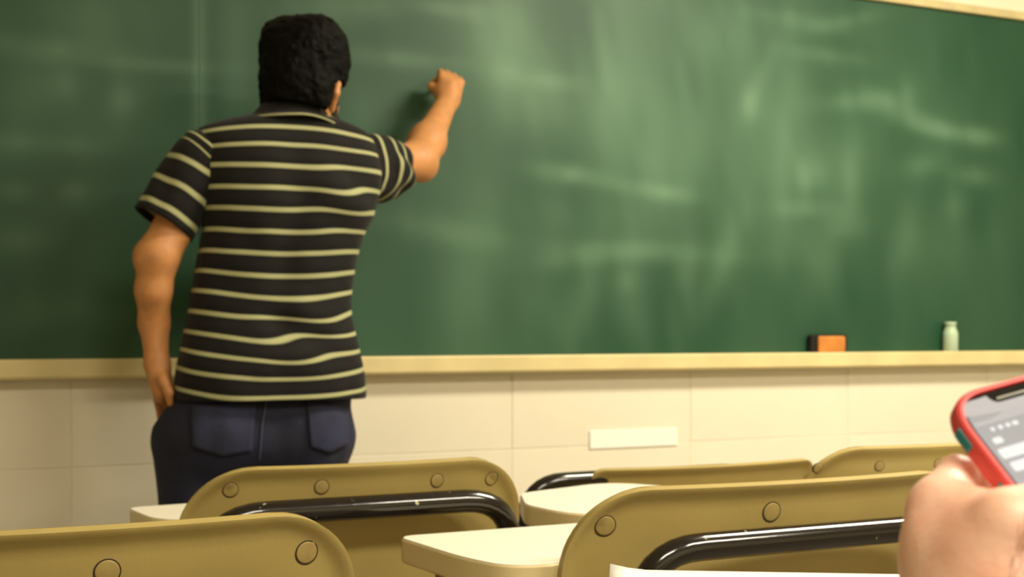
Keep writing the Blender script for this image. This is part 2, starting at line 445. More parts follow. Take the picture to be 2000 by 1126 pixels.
# tray: ledge with a rounded front lip
prof = [(-.002, 0), (-.062, 0), (-.066, .004), (-.070, .004), (-.073, 0), (-.073, -.04), (-.068, -.047), (-.03, -.05), (-.002, -.05)]
nprof = len(prof)
v = [(BU0-.03, y, z) for y, z in prof]+[(BU1+.03, y, z) for y, z in prof]
f = [tuple(range(nprof)), tuple(range(2*nprof-1, nprof-1, -1))]+[(i, nprof+i, nprof+(i+1) % nprof, (i+1) % nprof) for i in range(nprof)]
bevel(mesh('chalk_tray', v, f, MAT['tray_wood'], BOARD, smooth=False), .003)

# ------------------------------------------------------------------ things on the tray and the wall
ue = onwall_u(1612)
e = empty('board_eraser', room(ue-.02, .047, BZ0+.001), TH)
tag(e, 'small orange and dark brown board eraser standing on the chalk tray', 'board eraser')
box('felt_pad', (-.075, -.002, 0), (.075, .024, .062), MAT['eraser_felt'], e, .008)
box('wooden_back', (-.055, -.016, 0), (.055, -.002, .056), MAT['eraser_wood'], e, .007)
uc = onwall_u(1846)
prof = [(.0, .004), (.024, .004), (.026, .0), (.028, .004), (.029, .06), (.028, .072), (.022, .084), (.020, .098), (.023, .100), (.023, .108), (0, .109)]
v = []; f = []; n = 20
for r, z in prof:
    for k in range(n): v.append((r*math.cos(2*math.pi*k/n), r*math.sin(2*math.pi*k/n), z-.0))
for i in range(len(prof)-1):
    for k in range(n): f.append((i*n+k, i*n+(k+1) % n, (i+1)*n+(k+1) % n, (i+1)*n+k))
o = mesh('plastic_bottle', v, f, MAT['milky_plastic']); o.location = room(uc-.02, .046, BZ0+.001); o.scale = (.9, .9, .95)
tag(o, 'small pale milky bottle standing on the chalk tray right of the eraser', 'bottle')
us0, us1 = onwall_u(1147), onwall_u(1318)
o = box('white_strip', (0, -.004, 0), (us1-us0, 0, .055), MAT['paper'], None, .0015)  # plain white strip for an unidentified pale patch on the tiles
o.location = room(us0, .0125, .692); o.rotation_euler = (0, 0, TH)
tag(o, 'white strip on the cream tiles below the chalk tray', 'paper')

# ------------------------------------------------------------------ tablet-arm chairs
def make_chair(cx, cy, s, top, label, caps, tab, tz=.755, tube_drop=.076, tube_half=None, turn=0.0, cap_r=.0135, tilt=.2, tubex=0.0, R=.105, tube_y=-.036):
    e = empty('tablet_chair', (cx, cy, 0), TH+turn)
    tag(e, label, 'chair', 'tablet-arm chairs in rows')
    # backrest: moulded shell, rounded top corners, rolled rim
    zb = top-.36
    rows = [zb+(top-R-zb)*i/10 for i in range(10)]+[top-R+R*math.sin(math.pi/2*i/12) for i in range(13)]
    halves = []
    for z in rows:
        if z <= top-R: halves.append(s-.012*(top-R-z)/.3)
        else:
            q = (z-(top-R))/R; halves.append(s-R+R*math.sqrt(max(0, 1-q**2.2)))
    def surf(x, z):
        wq = (x/s); y = -(z-.45)*tilt+.045*wq*wq
        # distance to the rim
        dz = top-z; zz = max(0, z-(top-R)); 
        dx = abs(x)-(s-R)
        if zz > 0 and dx > 0: de = R-math.hypot(dx, zz)
        else: de = min(dz, s-abs(x))
        t = max(0, min(1, 1-de/.022)); y -= .011*t*t*(3-2*t)
        return y+tilt*(top-.45)
    NX = 48; v = []; f = []
    for z, hw in zip(rows, halves):
        for i in range(NX+1):
            q = -1+2*i/NX; q = math.copysign(1-(1-abs(q))**1.5, q) if True else q
            x = q*hw; v.append((x, surf(x, z), z))
    for j in range(len(rows)-1):
        for i in range(NX):
            a = j*(NX+1)+i; f.append((a, a+1, a+NX+2, a+NX+1))
    back = mesh('backrest', v, f, MAT['chair_plastic'], e)
    sm = back.modifiers.new('solid', 'SOLIDIFY'); sm.thickness = .013; sm.offset = -1
    bevel(back, .004, 3, 50)
    for cxp, cdz in caps:
        z = top-cdz; y = surf(cxp, z)
        v = []; f = []; n = 24
        def ringpts(rad, yy):
            return [(cxp+rad*math.cos(2*math.pi*k/n), surf(cxp+rad*math.cos(2*math.pi*k/n), z+rad*math.sin(2*math.pi*k/n))+yy, z+rad*math.sin(2*math.pi*k/n)) for k in range(n)]
        rs = [ringpts(cap_r*.93, .002), ringpts(cap_r*.93, -.0010), ringpts(cap_r*.8, -.0014), ringpts(.0005, -.0014)]
        v = [p for r_ in rs for p in r_]
        for i in range(len(rs)-1):
            for k in range(n): f.append((i*n+k, i*n+(k+1) % n, (i+1)*n+(k+1) % n, (i+1)*n+k))
        c = mesh('screw_cap', v, f, MAT['cap_plastic'], back)
        rs = [ringpts(cap_r*.93, .002), ringpts(cap_r*.93, -.0007), ringpts(cap_r*1.04, -.0007), ringpts(cap_r*1.04, .002)]
        v = [p for r_ in rs for p in r_]; f = []
        for i in range(3):
            for k in range(n): f.append((i*n+k, (i+1)*n+k, (i+1)*n+(k+1) % n, i*n+(k+1) % n))
        mesh('cap_groove', v, f, MAT['groove'], c)
    # frame: bent black tube that carries the backrest and runs down as the rear legs
    th = tube_half or (s-.062); zt = top-tube_drop; r = .0175
    yb = tube_y
    yl = yb+tilt*.25
    path = [(-th-.005+tubex, yl-.05, .012), (-th-.003+tubex, yl, .45), (-th+tubex, yb, zt), (th+tubex, yb+.012, zt), (th+.003+tubex, yl, .45), (th+.005+tubex, yl-.05, .012)]
    tube('back_frame', path, r, MAT['black_enamel'], e, .085, 16)
    # seat and front legs
    sv = []; sf = []; NS = 10
    for j in range(NS+1):
        for i in range(NS+1):
            x = -.22+.44*i/NS; y = .08+.34*j/NS
            z = .44+.02*((i/NS-.5)*2)**2-.012*math.sin(j/NS*math.pi)-.03*max(0, j/NS-.8)*5*.4
            sv.append((x, y, z))
    for j in range(NS):
        for i in range(NS):
            a = j*(NS+1)+i; sf.append((a, a+1, a+NS+2, a+NS+1))
    seat = mesh('seat', sv, sf, MAT['chair_plastic'], e)
    sm = seat.modifiers.new('solid', 'SOLIDIFY'); sm.thickness = .012; sm.offset = -1
    tube('front_leg', [(-.215, .40, .012), (-.2, .37, .405), (.2, .37, .405), (.215, .40, .012)], .0125, MAT['black_enamel'], e, .05)
    for sx in (-1, 1): tube('side_rail', [(sx*.2, .37, .40), (sx*th*.98+tubex, yl+.0, .42)], .0125, MAT['black_enamel'], e)
    for (x, y) in ((-th-.005+tubex, yl-.05), (th+.005+tubex, yl-.05), (-.215, .40), (.215, .40)):
        vv, ff = tube_data([(x, y, 0), (x, y, .03)], .02, 12); mesh('foot_cap', vv, ff, MAT['groove'], e)
    # writing tablet on its arm
    if tab:
        poly = round_poly([p[:2] for p in tab], [p[2] for p in tab], 8)
        t = prism('writing_tablet', poly, tz-.036, tz-.0012, MAT['tablet_edge'], e, .004)
        cxm = sum(p[0] for p in poly)/len(poly); cym = sum(p[1] for p in poly)/len(poly)
        inner = [(cxm+(p[0]-cxm)*.985, cym+(p[1]-cym)*.985) for p in poly]
        prism('laminate_top', inner, tz-.003, tz, MAT['laminate'], t, .001, 1)
        tube('tablet_support', [(.21, .2, .41), (cxm-.05, .2, .43), (cxm, cym-.02, .60), (cxm, cym, tz-.05)], .013, MAT['black_enamel'], e, .05)
        box('tablet_bracket', (cxm-.09, cym-.07, tz-.052), (cxm+.09, cym+.09, tz-.0355), MAT['black_enamel'], e, .003)
    return e
def loc_of(cx, cy, px, py, tz):
    """a point seen at (px, py) on a tablet of height tz, in the chair's own frame"""
    Y = (CAM_H-tz)*F/(py-HORIZON); d = Vector(((px-1000)*Y/F-cx, Y-cy, 0))
    return (d.dot(W_DIR), d.dot(F_DIR))
TOP = .85
# front row, left
cL = (-.427, 1.341)
def tabpoly(c, pts, tz): return [(*loc_of(*c, px, py, tz), r) for px, py, r in pts]
tL = tabpoly(cL, [(772, 1046, .03), (900, 1086, .12), (985, 1103, .12), (1090, 1100, .03), (1150, 1062, .04), (1185, 1016, .03)], .755)
make_chair(*cL, .30, TOP, 'cream plastic chair with two visible round caps, in the bottom left corner', [(-.235, .05), (.02, .046), (.238, .046)], tL, .755)
# front row, right
cR = (.384, 1.759)
make_chair(*cR, .33, TOP, 'cream plastic chair with thick chipped black tube, beside the hand with the phone', [(-.276, .046), (-.044, .038), (.265, .036)],
           [(.42, .27, .04), (.72, .26, .05), (.72, .0, .05), (.5, -.05, .1)], .755, .068)
# second row
c2 = (-.213, 1.98)
t2 = tabpoly(c2, [(1014, 962, .03), (1024, 984, .03), (1120, 1004, .1), (1300, 1004, .06), (1330, 950, .05), (1190, 940, .1)], .755)
make_chair(*c2, .274, TOP, 'cream plastic chair in front of the man in jeans, black tube along its back', [(-.2, .03), (-.07, .03), (.115, .03), (.215, .034)], t2, .755, .058, tube_half=.238, tubex=-.012, cap_r=.011)
c3 = (.755, 2.32)
make_chair(*c3, .28, TOP, 'small-looking cream chair back furthest right, behind the phone and above the front chair', [(-.25, .032), (-.132, .032), (-.01, .032), (.12, .032)],
           [(.42, .27, .04), (.72, .26, .05), (.72, .0, .05), (.5, -.05, .1)], .755, .085, cap_r=.009)
# chair between them, one row ahead and lower
c4 = (.426, 2.77)
make_chair(*c4, .28, .768, 'low olive cream chair back between the middle chair and the far right chair', [], None, .66, .02, tube_half=.28, tubex=-.135, R=.03, tube_y=.05)
# chair left of the frame whose tablet reaches in beside the man
c5 = (-1.12, 1.80)
t5 = tabpoly(c5, [(246, 990, .03), (300, 1012, .04), (420, 1016, .04), (430, 978, .03)], .755)
make_chair(*c5, .25, TOP, 'chair whose white tablet corner shows left of the jeans, cut off by the frame', [(-.2, .04), (.2, .04)], t5, .755)

# ------------------------------------------------------------------ the man at the board
YM = 3.15
BASE = at(520, 0, YM); BASE.z = 0
HEADC = at(601, 162, 3.20)
HY = math.radians(-20)
HM = Matrix.Rotation(HY, 3, 'Z') @ Matrix.Rotation(math.radians(-6), 3, 'X') @ Matrix.Rotation(math.radians(2), 3, 'Y')
def hp(x, y, z): return HEADC+HM @ Vector((x, y, z))
def he(c, r, rot=None):
    M = HM if rot is None else HM @ rot
    return ('e', tuple(hp(*c)), r, [list(row) for row in M])
T3 = tuple
shL = at(408, 318, 3.10); elL = at(309, 498, 3.03); wrL = at(307, 712, 3.07)
shR = at(682, 328, 3.22); elR = at(816, 314, 3.44); wrR = at(874, 197, 3.665)
neck = at(585, 240, 3.19)
prims = []
c = lambda a, b_, r1, r2, k=None: prims.append(('c', T3(a), T3(b_), r1, r2, {'k': k} if k else {}))
# torso and legs (under the clothes)
c(at(560, 300, 3.16), at(540, 560, 3.14), .080, .075, .05); c(at(540, 560, 3.14), at(510, 800, 3.13), .075, .09, .05)
c(at(445, 320, 3.12), at(655, 320, 3.20), .058, .058, .05)
hipL = at(400, 830, 3.09); hipR = at(600, 830, 3.17)
knL = Vector((hipL.x-.01, hipL.y+.02, .47)); knR = Vector((hipR.x+.01, hipR.y+.02, .47))
anL = Vector((knL.x, knL.y-.03, .085)); anR = Vector((knR.x, knR.y-.03, .085))
for h_, k_, a_ in ((hipL, knL, anL), (hipR, knR, anR)):
    c(h_, k_, .088, .055, .03); c(k_, a_, .055, .036, .02)
    toe = a_+F_DIR*.17-Vector((0, 0, .05)); c(a_-Vector((0, 0, .03)), toe, .036, .028, .02)
# neck and head
c(neck-Vector((0, 0, .05)), hp(0, -.015, -.03), .062, .058, .03)
prims += [he((0, -.012, .03), (.079, .098, .098)), he((0, .03, -.045), (.062, .072, .085)), he((0, .055, -.10), (.042, .042, .03))]
c(hp(0, .092, .005), hp(0, .112, -.028), .010, .014, .012)                 # nose
c(hp(-.012, .095, -.03), hp(.012, .095, -.03), .009, .009, .01)
c(hp(-.022, .090, -.062), hp(.022, .090, -.062), .008, .008, .012)         # mouth
c(hp(-.045, .078, .022), hp(.045, .078, .022), .012, .012, .015)           # brow
for sx in (-1, 1):                                                        # ears
    c(hp(sx*.070, -.005, -.016), hp(sx*.091, -.020, -.012), .009, .008, .008)
    c(hp(sx*.091, -.018, -.010), hp(sx*.093, -.024, -.034), .008, .007, .008)
    c(hp(sx*.093, -.024, -.034), hp(sx*.074, -.006, -.068), .007, .009, .01)
# left arm hanging, hand in the pocket
c(shL, elL, .050, .046, .03); c(elL, at(300, 565, 3.04), .046, .0405, .02); c(at(300, 565, 3.04), at(301, 630, 3.07), .0405, .034, .015); c(at(301, 630, 3.07), wrL, .034, .0265, .015)
c(elL, at(286, 503, 3.02), .026, .022, .03)
hl1 = at(320, 764, 3.07)
c(wrL, hl1, .026, .024, .02); c(at(308, 736, 3.06), at(318, 772, 3.08), .018, .018, .015)
for i, (dx, dy) in enumerate(((-8, .025), (2, .03), (12, .03), (22, .025))):      # fingers inside the pocket
    a_ = at(314+dx, 776, 3.07+dy); b_ = at(322+dx, 812, 3.10+dy); c2_ = at(330+dx, 838, 3.12+dy)
    c(a_, b_, .010, .009, .006); c(b_, c2_, .009, .008, .006)
c(at(318, 738, 3.04), at(330, 766, 3.03), .014, .011, .012); c(at(330, 766, 3.03), at(332, 788, 3.04), .0105, .008, .006)
# right arm reaching to the board
c(shR, elR, .050, .044, .03); c(elR, elR.lerp(wrR, .3), .044, .043, .04); c(elR.lerp(wrR, .3), wrR, .043, .028, .04)
c(elR, at(829, 330, 3.45), .024, .022, .03)
# the writing hand: palm, four curled fingers, thumb
e1 = Vector((.10, .50, .86)).normalized(); e3 = Vector((.35, -.80, .42)); e3 = (e3-e1*e3.dot(e1)).normalized(); e2 = e1.cross(e3).normalized()
if e2.x < 0: e2 = -e2
HB = wrR+e1*.012
def hq(a, b_, n_): return HB+e1*a+e2*b_+e3*n_
c(wrR, hq(.03, .0, 0), .029, .030, .02)
for off in (-.026, -.009, .009, .026): c(hq(.0, off*.6, 0), hq(.058, off, .004), .018, .0135, .012)
for off, L in ((-.029, 1.0), (-.0095, 1.1), (.0100, 1.05), (.0285, .85)):
    k0_ = hq(.062, off, .004); k1_ = hq(.062+.030*L, off, -.016); k2_ = hq(.062+.022*L, off*.85, -.043); k3_ = hq(.045, off*.8, -.050)
    c(k0_, k1_, .0115, .0098, .004); c(k1_, k2_, .0098, .0088, .004); c(k2_, k3_, .0088, .0078, .004)
c(hq(.012, -.024, -.008), hq(.036, -.046, -.020), .017, .0125, .01); c(hq(.036, -.046, -.020), hq(.066, -.040, -.036), .0115, .010, .005); c(hq(.066, -.040, -.036), hq(.086, -.026, -.046), .0098, .008, .004)
V, Q = implicit(prims, .0048, .012)
MAN = mesh('person', V, Q, MAT['skin_man'], origin=BASE); MAN.location = BASE
smooth_mod(MAN, 3, .4)
tag(MAN, 'man seen from behind in striped polo shirt and jeans writing on the chalkboard', 'person')
def mp(name, V, Q, mat, parent=MAN, smooth=True): return mesh(name, V, Q, MAT[mat], parent, smooth, origin=BASE)
# eyes
for sx in (-1, 1):
    V, Q = implicit([('e', T3(hp(sx*.031, .079, .006)), (.012, .012, .012))], .003); mp('eye', V, Q, 'eye_white')
# hair: cap of short dense hair, rough outline, nape line, sideburns
hair = [he((0, -.022, .040), (.096, .110, .108)), he((0, -.055, -.012), (.086, .072, .095)), he((.034, -.035, .085), (.070, .085, .066)), he((-.034, -.035, .085), (.070, .085, .066)),
        he((.0, .03, .11), (.07, .06, .045))]
for sx in (-1, 1): hair += [he((sx*.078, -.018, .045), (.022, .06, .06)), he((sx*.074, -.055, -.030), (.018, .03, .05))]
def sub(c_, r): hair.append(he(c_, r)+({'sub': True},))
sub((0, .150, -.040), (.125, .115, .125)); sub((0, -.06, -.160), (.20, .17, .092))
for sx in (-1, 1): sub((sx*.095, .005, -.052), (.050, .046, .052))
def hn(P): return (vnoise(P*55)*.006+vnoise(P*130+5)*.0055).astype(np.float32)
V, Q = implicit(hair, .0032, .02, hn)
mp('hair', V, Q, 'hair')
# beard along the jaw
V, Q = implicit([('c', T3(hp(s_*.066, .012, -.030)), T3(hp(s_*.052, .045, -.085)), .010, .014) for s_ in (-1, 1)]+[('c', T3(hp(-.048, .05, -.088)), T3(hp(.048, .05, -.088)), .016, .016), ('c', T3(hp(-.03, .085, -.095)), T3(hp(.03, .085, -.095)), .014, .014)], .0035, .02, hn)
mp('beard', V, Q, 'beard')

# --- shirt body: rings (py, left px, right px, half depth, middle depth)
RINGS = [(214, 540, 622, .050, 3.195), (228, 520, 636, .066, 3.19), (238, 476, 662, .086, 3.185), (246, 432, 690, .096, 3.18), (258, 402, 712, .104, 3.175), (275, 386, 722, .110, 3.17),
 (300, 384, 730, .116, 3.165), (340, 388, 738, .120, 3.16), (380, 396, 738, .122, 3.155), (410, 399, 730, .123, 3.15), (450, 393, 714, .122, 3.148), (500, 384, 700, .119, 3.145), (560, 374, 690, .116, 3.143),
 (620, 367, 690, .118, 3.14), (660, 358, 696, .124, 3.135), (700, 346, 701, .130, 3.13), (735, 340, 705, .135, 3.13), (772, 337, 709, .138, 3.13), (777, 338, 708, .137, 3.13)]
RA = np.array(RINGS, float); ys = np.concatenate([np.linspace(214, 300, 30), np.linspace(303, 777, 150)])
RI = np.stack([np.interp(ys, RA[:, 0], RA[:, k]) for k in range(1, 5)], 1)
shr = 14*np.clip((ys-330)/120, 0, 1); RI[:, 0] += shr+5*np.clip((ys-640)/60, 0, 1); RI[:, 1] -= shr*.9*(1-.8*np.clip((ys-640)/90, 0, 1))   # cloth thickness and folds add to the outline
ker = np.hanning(13); ker /= ker.sum()
for k in range(4):
    pad = np.concatenate([np.full(6, RI[0, k]), RI[:, k], np.full(6, RI[-1, k])]); sm_ = np.convolve(pad, ker, 'valid'); RI[8:-8, k] = sm_[8:-8]
PHI = math.radians(20); NA = 160
STR_Y = [222, 262, 296, 336, 377, 416, 456, 496, 537, 577, 617, 656, 692, 727, 765, 800]
V = []; SV = []
angs = np.linspace(0, 2*np.pi, NA, endpoint=False)
for (y, (l, r, bdep, yc)) in zip(ys, RI):
    cx = ((l+r)/2-1000)*yc/F; hw = (r-l)/2*yc/F; z = CAM_H+(HORIZON-y)*yc/F
    aa = math.sqrt(max(1e-6, hw*hw-(bdep*math.sin(PHI))**2))/math.cos(PHI)
    ex = 2.5
    ca, sa = np.cos(angs), np.sin(angs)
    xx = aa*np.sign(ca)*np.abs(ca)**(2/ex); yy = bdep*np.sign(sa)*np.abs(sa)**(2/ex)
    # spine groove / shoulder blades on the back side (negative yy)
    bk = np.clip(-sa, 0, 1)
    t = (y-214)/563
    groove = .012*np.exp(-(xx/.035)**2)*bk*(np.exp(-((y-520)/170)**2))
    blade = .010*np.exp(-((np.abs(xx)-.085)/.05)**2)*bk*np.exp(-((y-350)/70)**2)
    P3 = np.stack([xx*9, np.full_like(xx, z*9), yy*9], -1)
    # folds: broad ones plus diagonal drag lines low on the right and from the raised arm
    dg1 = np.sin((xx*18+z*46))*np.exp(-((y-650)/60)**2)*np.exp(-((xx-.06)/.10)**2)
    dg2 = np.sin((xx*26+z*40)+1.0)*np.exp(-((y-390)/60)**2)*np.exp(-((xx-.12)/.09)**2)
    fold = .013*vnoise(P3)+.008*vnoise(P3*2.3+7)+.0100*dg1+.0080*dg2
    fold = fold*np.clip((y-240)/60, 0, 1)
    out = (1+0*xx)
    rn = np.sqrt((xx/aa)**2+(yy/bdep)**2)
    nx_, ny_ = ca, sa
    X = xx+nx_*fold*.7; Yl = yy+ny_*(fold+blade)+groove*1.0
    gx = cx+X*math.cos(PHI)-Yl*math.sin(PHI); gy = yc+X*math.sin(PHI)+Yl*math.cos(PHI)
    V.append(np.stack([gx, gy, np.full_like(gx, z)], -1))
    # stripe coordinate: stripes hang a little lower in the middle of the back
    sag = (14*(1-np.clip(np.abs(xx)/aa, 0, 1)**2)-8)*np.clip((y-300)/250, 0, 1)
    drag = (9*dg1+6*dg2)+12*vnoise(P3*.8+3)*np.clip((y-300)/200, 0, 1)
    top = 14*(np.abs(xx)/aa)**2*np.clip((330-y)/60, 0, 1)
    yeq = y-sag-drag-top
    SV.append(np.interp(yeq, STR_Y, np.arange(len(STR_Y))-.02))
V = np.concatenate(V); SV = np.concatenate(SV); nr = len(ys)
i = np.arange(nr-1)[:, None]*NA+np.arange(NA)[None, :]; j = np.arange(nr-1)[:, None]*NA+(np.arange(NA)+1)[None, :] % NA
Q = np.stack([i, i+NA, j+NA, j], -1).reshape(-1, 4)
SHIRT = mp('polo_shirt', V, Q, 'striped_knit'); fattr(SHIRT, 'stripe', SV+.5)
so = SHIRT.modifiers.new('solid', 'SOLIDIFY'); so.thickness = .004; so.offset = 1

def sleeve(path, radii, squash, v0, v1, wob, seed, udir):
    """a short sleeve lofted along path; squash flattens it across udir"""
    pts = [Vector(p) for p in path]; n = 46; V = []; S = []; NA2 = 72
    ts = np.linspace(0, 1, n); seg = len(pts)-1
    P = [];
    for t in ts:
        q = t*seg; k = min(int(q), seg-1); fr_ = q-k; P.append(pts[k].lerp(pts[k+1], fr_))
    rad = np.interp(ts, np.linspace(0, 1, len(radii)), radii)
    for a_, p in enumerate(P):
        tg = (P[min(a_+1, n-1)]-P[max(a_-1, 0)]).normalized()
        u = (Vector(udir)-tg*Vector(udir).dot(tg)).normalized(); w_ = tg.cross(u)
        for b_ in range(NA2):
            g = 2*math.pi*b_/NA2
            d = u*math.cos(g)+w_*math.sin(g)
            nz_ = float(vnoise(np.array([d.x*2.2+seed, d.y*2.2+ts[a_]*2.5, d.z*2.2+ts[a_]*4])))
            rr = rad[a_]*(1+wob*nz_)
            V.append(p+u*math.cos(g)*rr*squash+w_*math.sin(g)*rr)
            S.append(v0+(v1-v0)*ts[a_]+.35*wob*nz_)
    f = []
    for a_ in range(n-1):
        for b_ in range(NA2): f.append((a_*NA2+b_, a_*NA2+(b_+1) % NA2, (a_+1)*NA2+(b_+1) % NA2, (a_+1)*NA2+b_))
    V = np.array([tuple(v_) for v_ in V])
    o = mp('sleeve', V, f, 'striped_knit', SHIRT); fattr(o, 'stripe', np.array(S))
    so = o.modifiers.new('solid', 'SOLIDIFY'); so.thickness = .004; so.offset = 1
    return o
sleeve([at(425, 285, 3.10), at(392, 318, 3.085), at(318, 437, 3.045)], [.050, .070, .072, .072, .072], .95, .15, 5.9, .12, 1.3, (1, 0, 0))
sleeve([at(645, 322, 3.20), at(682, 326, 3.225), at(728, 328, 3.30), at(758, 330, 3.36)], [.050, .074, .080, .080, .077], .92, .2, 6.4, .34, 4.1, (0, 0, 1))
# collar: stand-and-fall collar with a pale tipping line along its lower edge
V = []; S = []; NC = 80; rows_c = [(0, .000), (.25, .3), (.55, .7), (.8, .95), (1, 1.0)]
ck = at(572, 226, 3.185)
for t in np.linspace(0, 1, 9):
    for k in range(NC):
        g = 2*math.pi*k/NC; ca_, sa_ = math.cos(g), math.sin(g)
        a_ = .130-.056*t**.55; b_ = .118-.048*t**.55
        x = a_*ca_; y = b_*sa_
        lo_ = 1-t
        zz = -.016+.042*t-.034*max(0, ca_)**2*lo_-.010*max(0, ca_)*t-.006*max(0, -ca_)-.030*max(0, sa_)
        q = Matrix.Rotation(PHI, 3, 'Z') @ Vector((x, y, zz))
        V.append(ck+q); S.append(.43+.45*t if t < .12 else .75+.2*t)
f = [(a_*NC+k, a_*NC+(k+1) % NC, (a_+1)*NC+(k+1) % NC, (a_+1)*NC+k) for a_ in range(8) for k in range(NC)]
o = mp('collar', np.array([tuple(v_) for v_ in V]), f, 'striped_knit', SHIRT); fattr(o, 'stripe', np.array(S))
so = o.modifiers.new('solid', 'SOLIDIFY'); so.thickness = .004; so.offset = 1

# --- jeans
jp = []
jc = lambda a, b_, r1, r2, k=.05: jp.append(('c', T3(a), T3(b_), r1, r2, {'k': k}))
RZ = Matrix.Rotation(PHI, 3, 'Z'); RZl = [list(r) for r in RZ]
jp.append(('e', T3(at(516, 770, 3.14)), (.205, .112, .13), RZl, {'k': .05}))
jp.append(('e', T3(at(503, 850, 3.14)), (.232, .132, .12), RZl, {'k': .05}))
jp.append(('e', T3(at(425, 845, 3.075)), (.098, .095, .105), RZl, {'k': .04}))
jp.append(('e', T3(at(598, 840, 3.140)), (.098, .095, .105), RZl, {'k': .04}))
jl = at(392, 870, 3.10); jr = at(592, 870, 3.17)
klx = Vector((jl.x, jl.y+.01, .48)); krx = Vector((jr.x-.005, jr.y+.01, .48))
alx = Vector((klx.x, klx.y-.02, .06)); arx = Vector((krx.x, krx.y-.02, .06))
jc(jl, klx, .112, .088, .03); jc(klx, alx, .088, .076, .03); jc(jr, krx, .106, .086, .03); jc(krx, arx, .086, .076, .03)
def jn(P): return (vnoise(P*14)*.008+vnoise(P*34)*.004).astype(np.float32)
V, Q = implicit(jp, .008, .05, jn)
JEANS = mp('jeans', V, Q, 'denim'); smooth_mod(JEANS, 3, .4)
bvh = BVHTree.FromPolygons([Vector(v_) for v_ in V], Q.tolist())
def on_jeans(px, py, off=.004):
    d = (at(px, py, 1)-Vector((0, 0, CAM_H))).normalized()
    h_, n_, _, _ = bvh.ray_cast(Vector((0, 0, CAM_H)), d)
    if h_ is None: h_ = at(px, py, 3.05); n_ = Vector((0, -1, 0))
    if n_.dot(d) > 0: n_ = -n_
    return h_+n_*off
def pocket(quad):
    (x0, y0), (x1, y1), (x2, y2), (x3, y3) = quad; n = 14; V = []; f = []
    for j_ in range(n+1):
        for i_ in range(n+1):
            s_, t_ = i_/n, j_/n
            x = (x0*(1-s_)+x1*s_)*(1-t_)+(x3*(1-s_)+x2*s_)*t_; y = (y0*(1-s_)+y1*s_)*(1-t_)+(y3*(1-s_)+y2*s_)*t_
            y += 14*t_*(1-abs(2*s_-1))
            V.append(on_jeans(x, y, .004))
    for j_ in range(n):
        for i_ in range(n):
            a_ = j_*(n+1)+i_; f.append((a_, a_+1, a_+n+2, a_+n+1))
    o = mp('back_pocket', np.array([tuple(v_) for v_ in V]), f, 'denim_worn', JEANS)
    so = o.modifiers.new('solid', 'SOLIDIFY'); so.thickness = .004; so.offset = 0
    return o
pocket([(372, 792), (500, 784), (492, 880), (378, 872)]); pocket([(598, 782), (682, 776), (676, 868), (606, 872)])
def seam(pts):
    P = []
    for (a_, b_) in zip(pts[:-1], pts[1:]):
        for k in range(8): P.append(on_jeans(a_[0]+(b_[0]-a_[0])*k/8, a_[1]+(b_[1]-a_[1])*k/8, .0035))
    v_, f_ = tube_data(P, .0016, 6); mp('seam', np.array([tuple(q) for q in v_]), f_, 'thread', JEANS)
seam([(520, 785), (512, 830), (508, 875), (506, 900)]); seam([(376, 795), (380, 868), (436, 890), (490, 876), (498, 788)]); seam([(600, 786), (608, 868), (642, 882), (674, 864), (680, 780)])
# shoes
for a_ in (alx, arx):
    h0 = a_.copy(); h0.z = .045
    V, Q = implicit([('c', T3(h0-F_DIR*.03), T3(h0+F_DIR*.10), .046, .044), ('c', T3(h0+F_DIR*.10-Vector((0, 0, .008))), T3(h0+F_DIR*.20-Vector((0, 0, .012))), .042, .033), ('c', T3(h0), T3(h0+Vector((0, 0, .06))), .045, .04)], .008, .02)
    V[:, 2] = np.maximum(V[:, 2], .002); mp('shoe', V, Q, 'shoe')
# chalk in the hand
ca = hq(.085, -.012, -.046); cb = ca+Vector((.01, .075, .018))
v_, f_ = tube_data([ca-(cb-ca)*.3, cb], .0055, 12)
o = mesh('chalk_stick', [Vector(q)-ca for q in v_], f_, MAT['chalk']); o.location = ca
tag(o, 'short white chalk stick held in the raised right fist', 'chalk')

# ------------------------------------------------------------------ phone in the foreground
PT = at(1835, 776, .66)
pu = Vector((.922, .33, .208)).normalized(); pv = Vector((.376, -.60, -.707)); pv = (pv-pu*pv.dot(pu)).normalized(); pn = pv.cross(pu).normalized()
if pn.y > 0: pn = -pn
PH = empty('smartphone', PT)
PH.matrix_world = Matrix.Translation(PT) @ Matrix(((pu.x, -pv.x, pn.x, 0), (pu.y, -pv.y, pn.y, 0), (pu.z, -pv.z, pn.z, 0), (0, 0, 0, 1)))
tag(PH, 'smartphone in a coral red case with teal buttons held at the right edge', 'phone')
PW, PHH = .0785, .156                         # phone local: x right, y up (negative is down the phone), z out of the screen
def rr(x0, y0, x1, y1, r, seg=8): return round_poly([(x0, y0), (x1, y0), (x1, y1), (x0, y1)], r, seg)
outer = rr(0, -PHH, PW, 0, .024, 12); inner = rr(.0038, -PHH+.0038, PW-.0038, -.0038, .020, 12)
def ringmesh(name, prof, mat):
    """prof: list of (blend 0 outer..1 inner, z)"""
    n = len(outer); V = []; f = []
    for t, z in prof:
        for a_, b_ in zip(outer, inner): V.append((a_[0]*(1-t)+b_[0]*t, a_[1]*(1-t)+b_[1]*t, z))
    m_ = len(prof)
    for i_ in range(m_):
        for k in range(n): f.append((i_*n+k, i_*n+(k+1) % n, ((i_+1) % m_)*n+(k+1) % n, ((i_+1) % m_)*n+k))
    return mesh(name, V, f, MAT[mat], PH)
case = ringmesh('case', [(.0, -.0045), (-.0, -.0085), (.35, -.0112), (1, -.0112), (1, .0008), (.55, .0012), (.18, .0002), (.0, -.0018)], 'case_red')
bevel(case, .0006, 2)
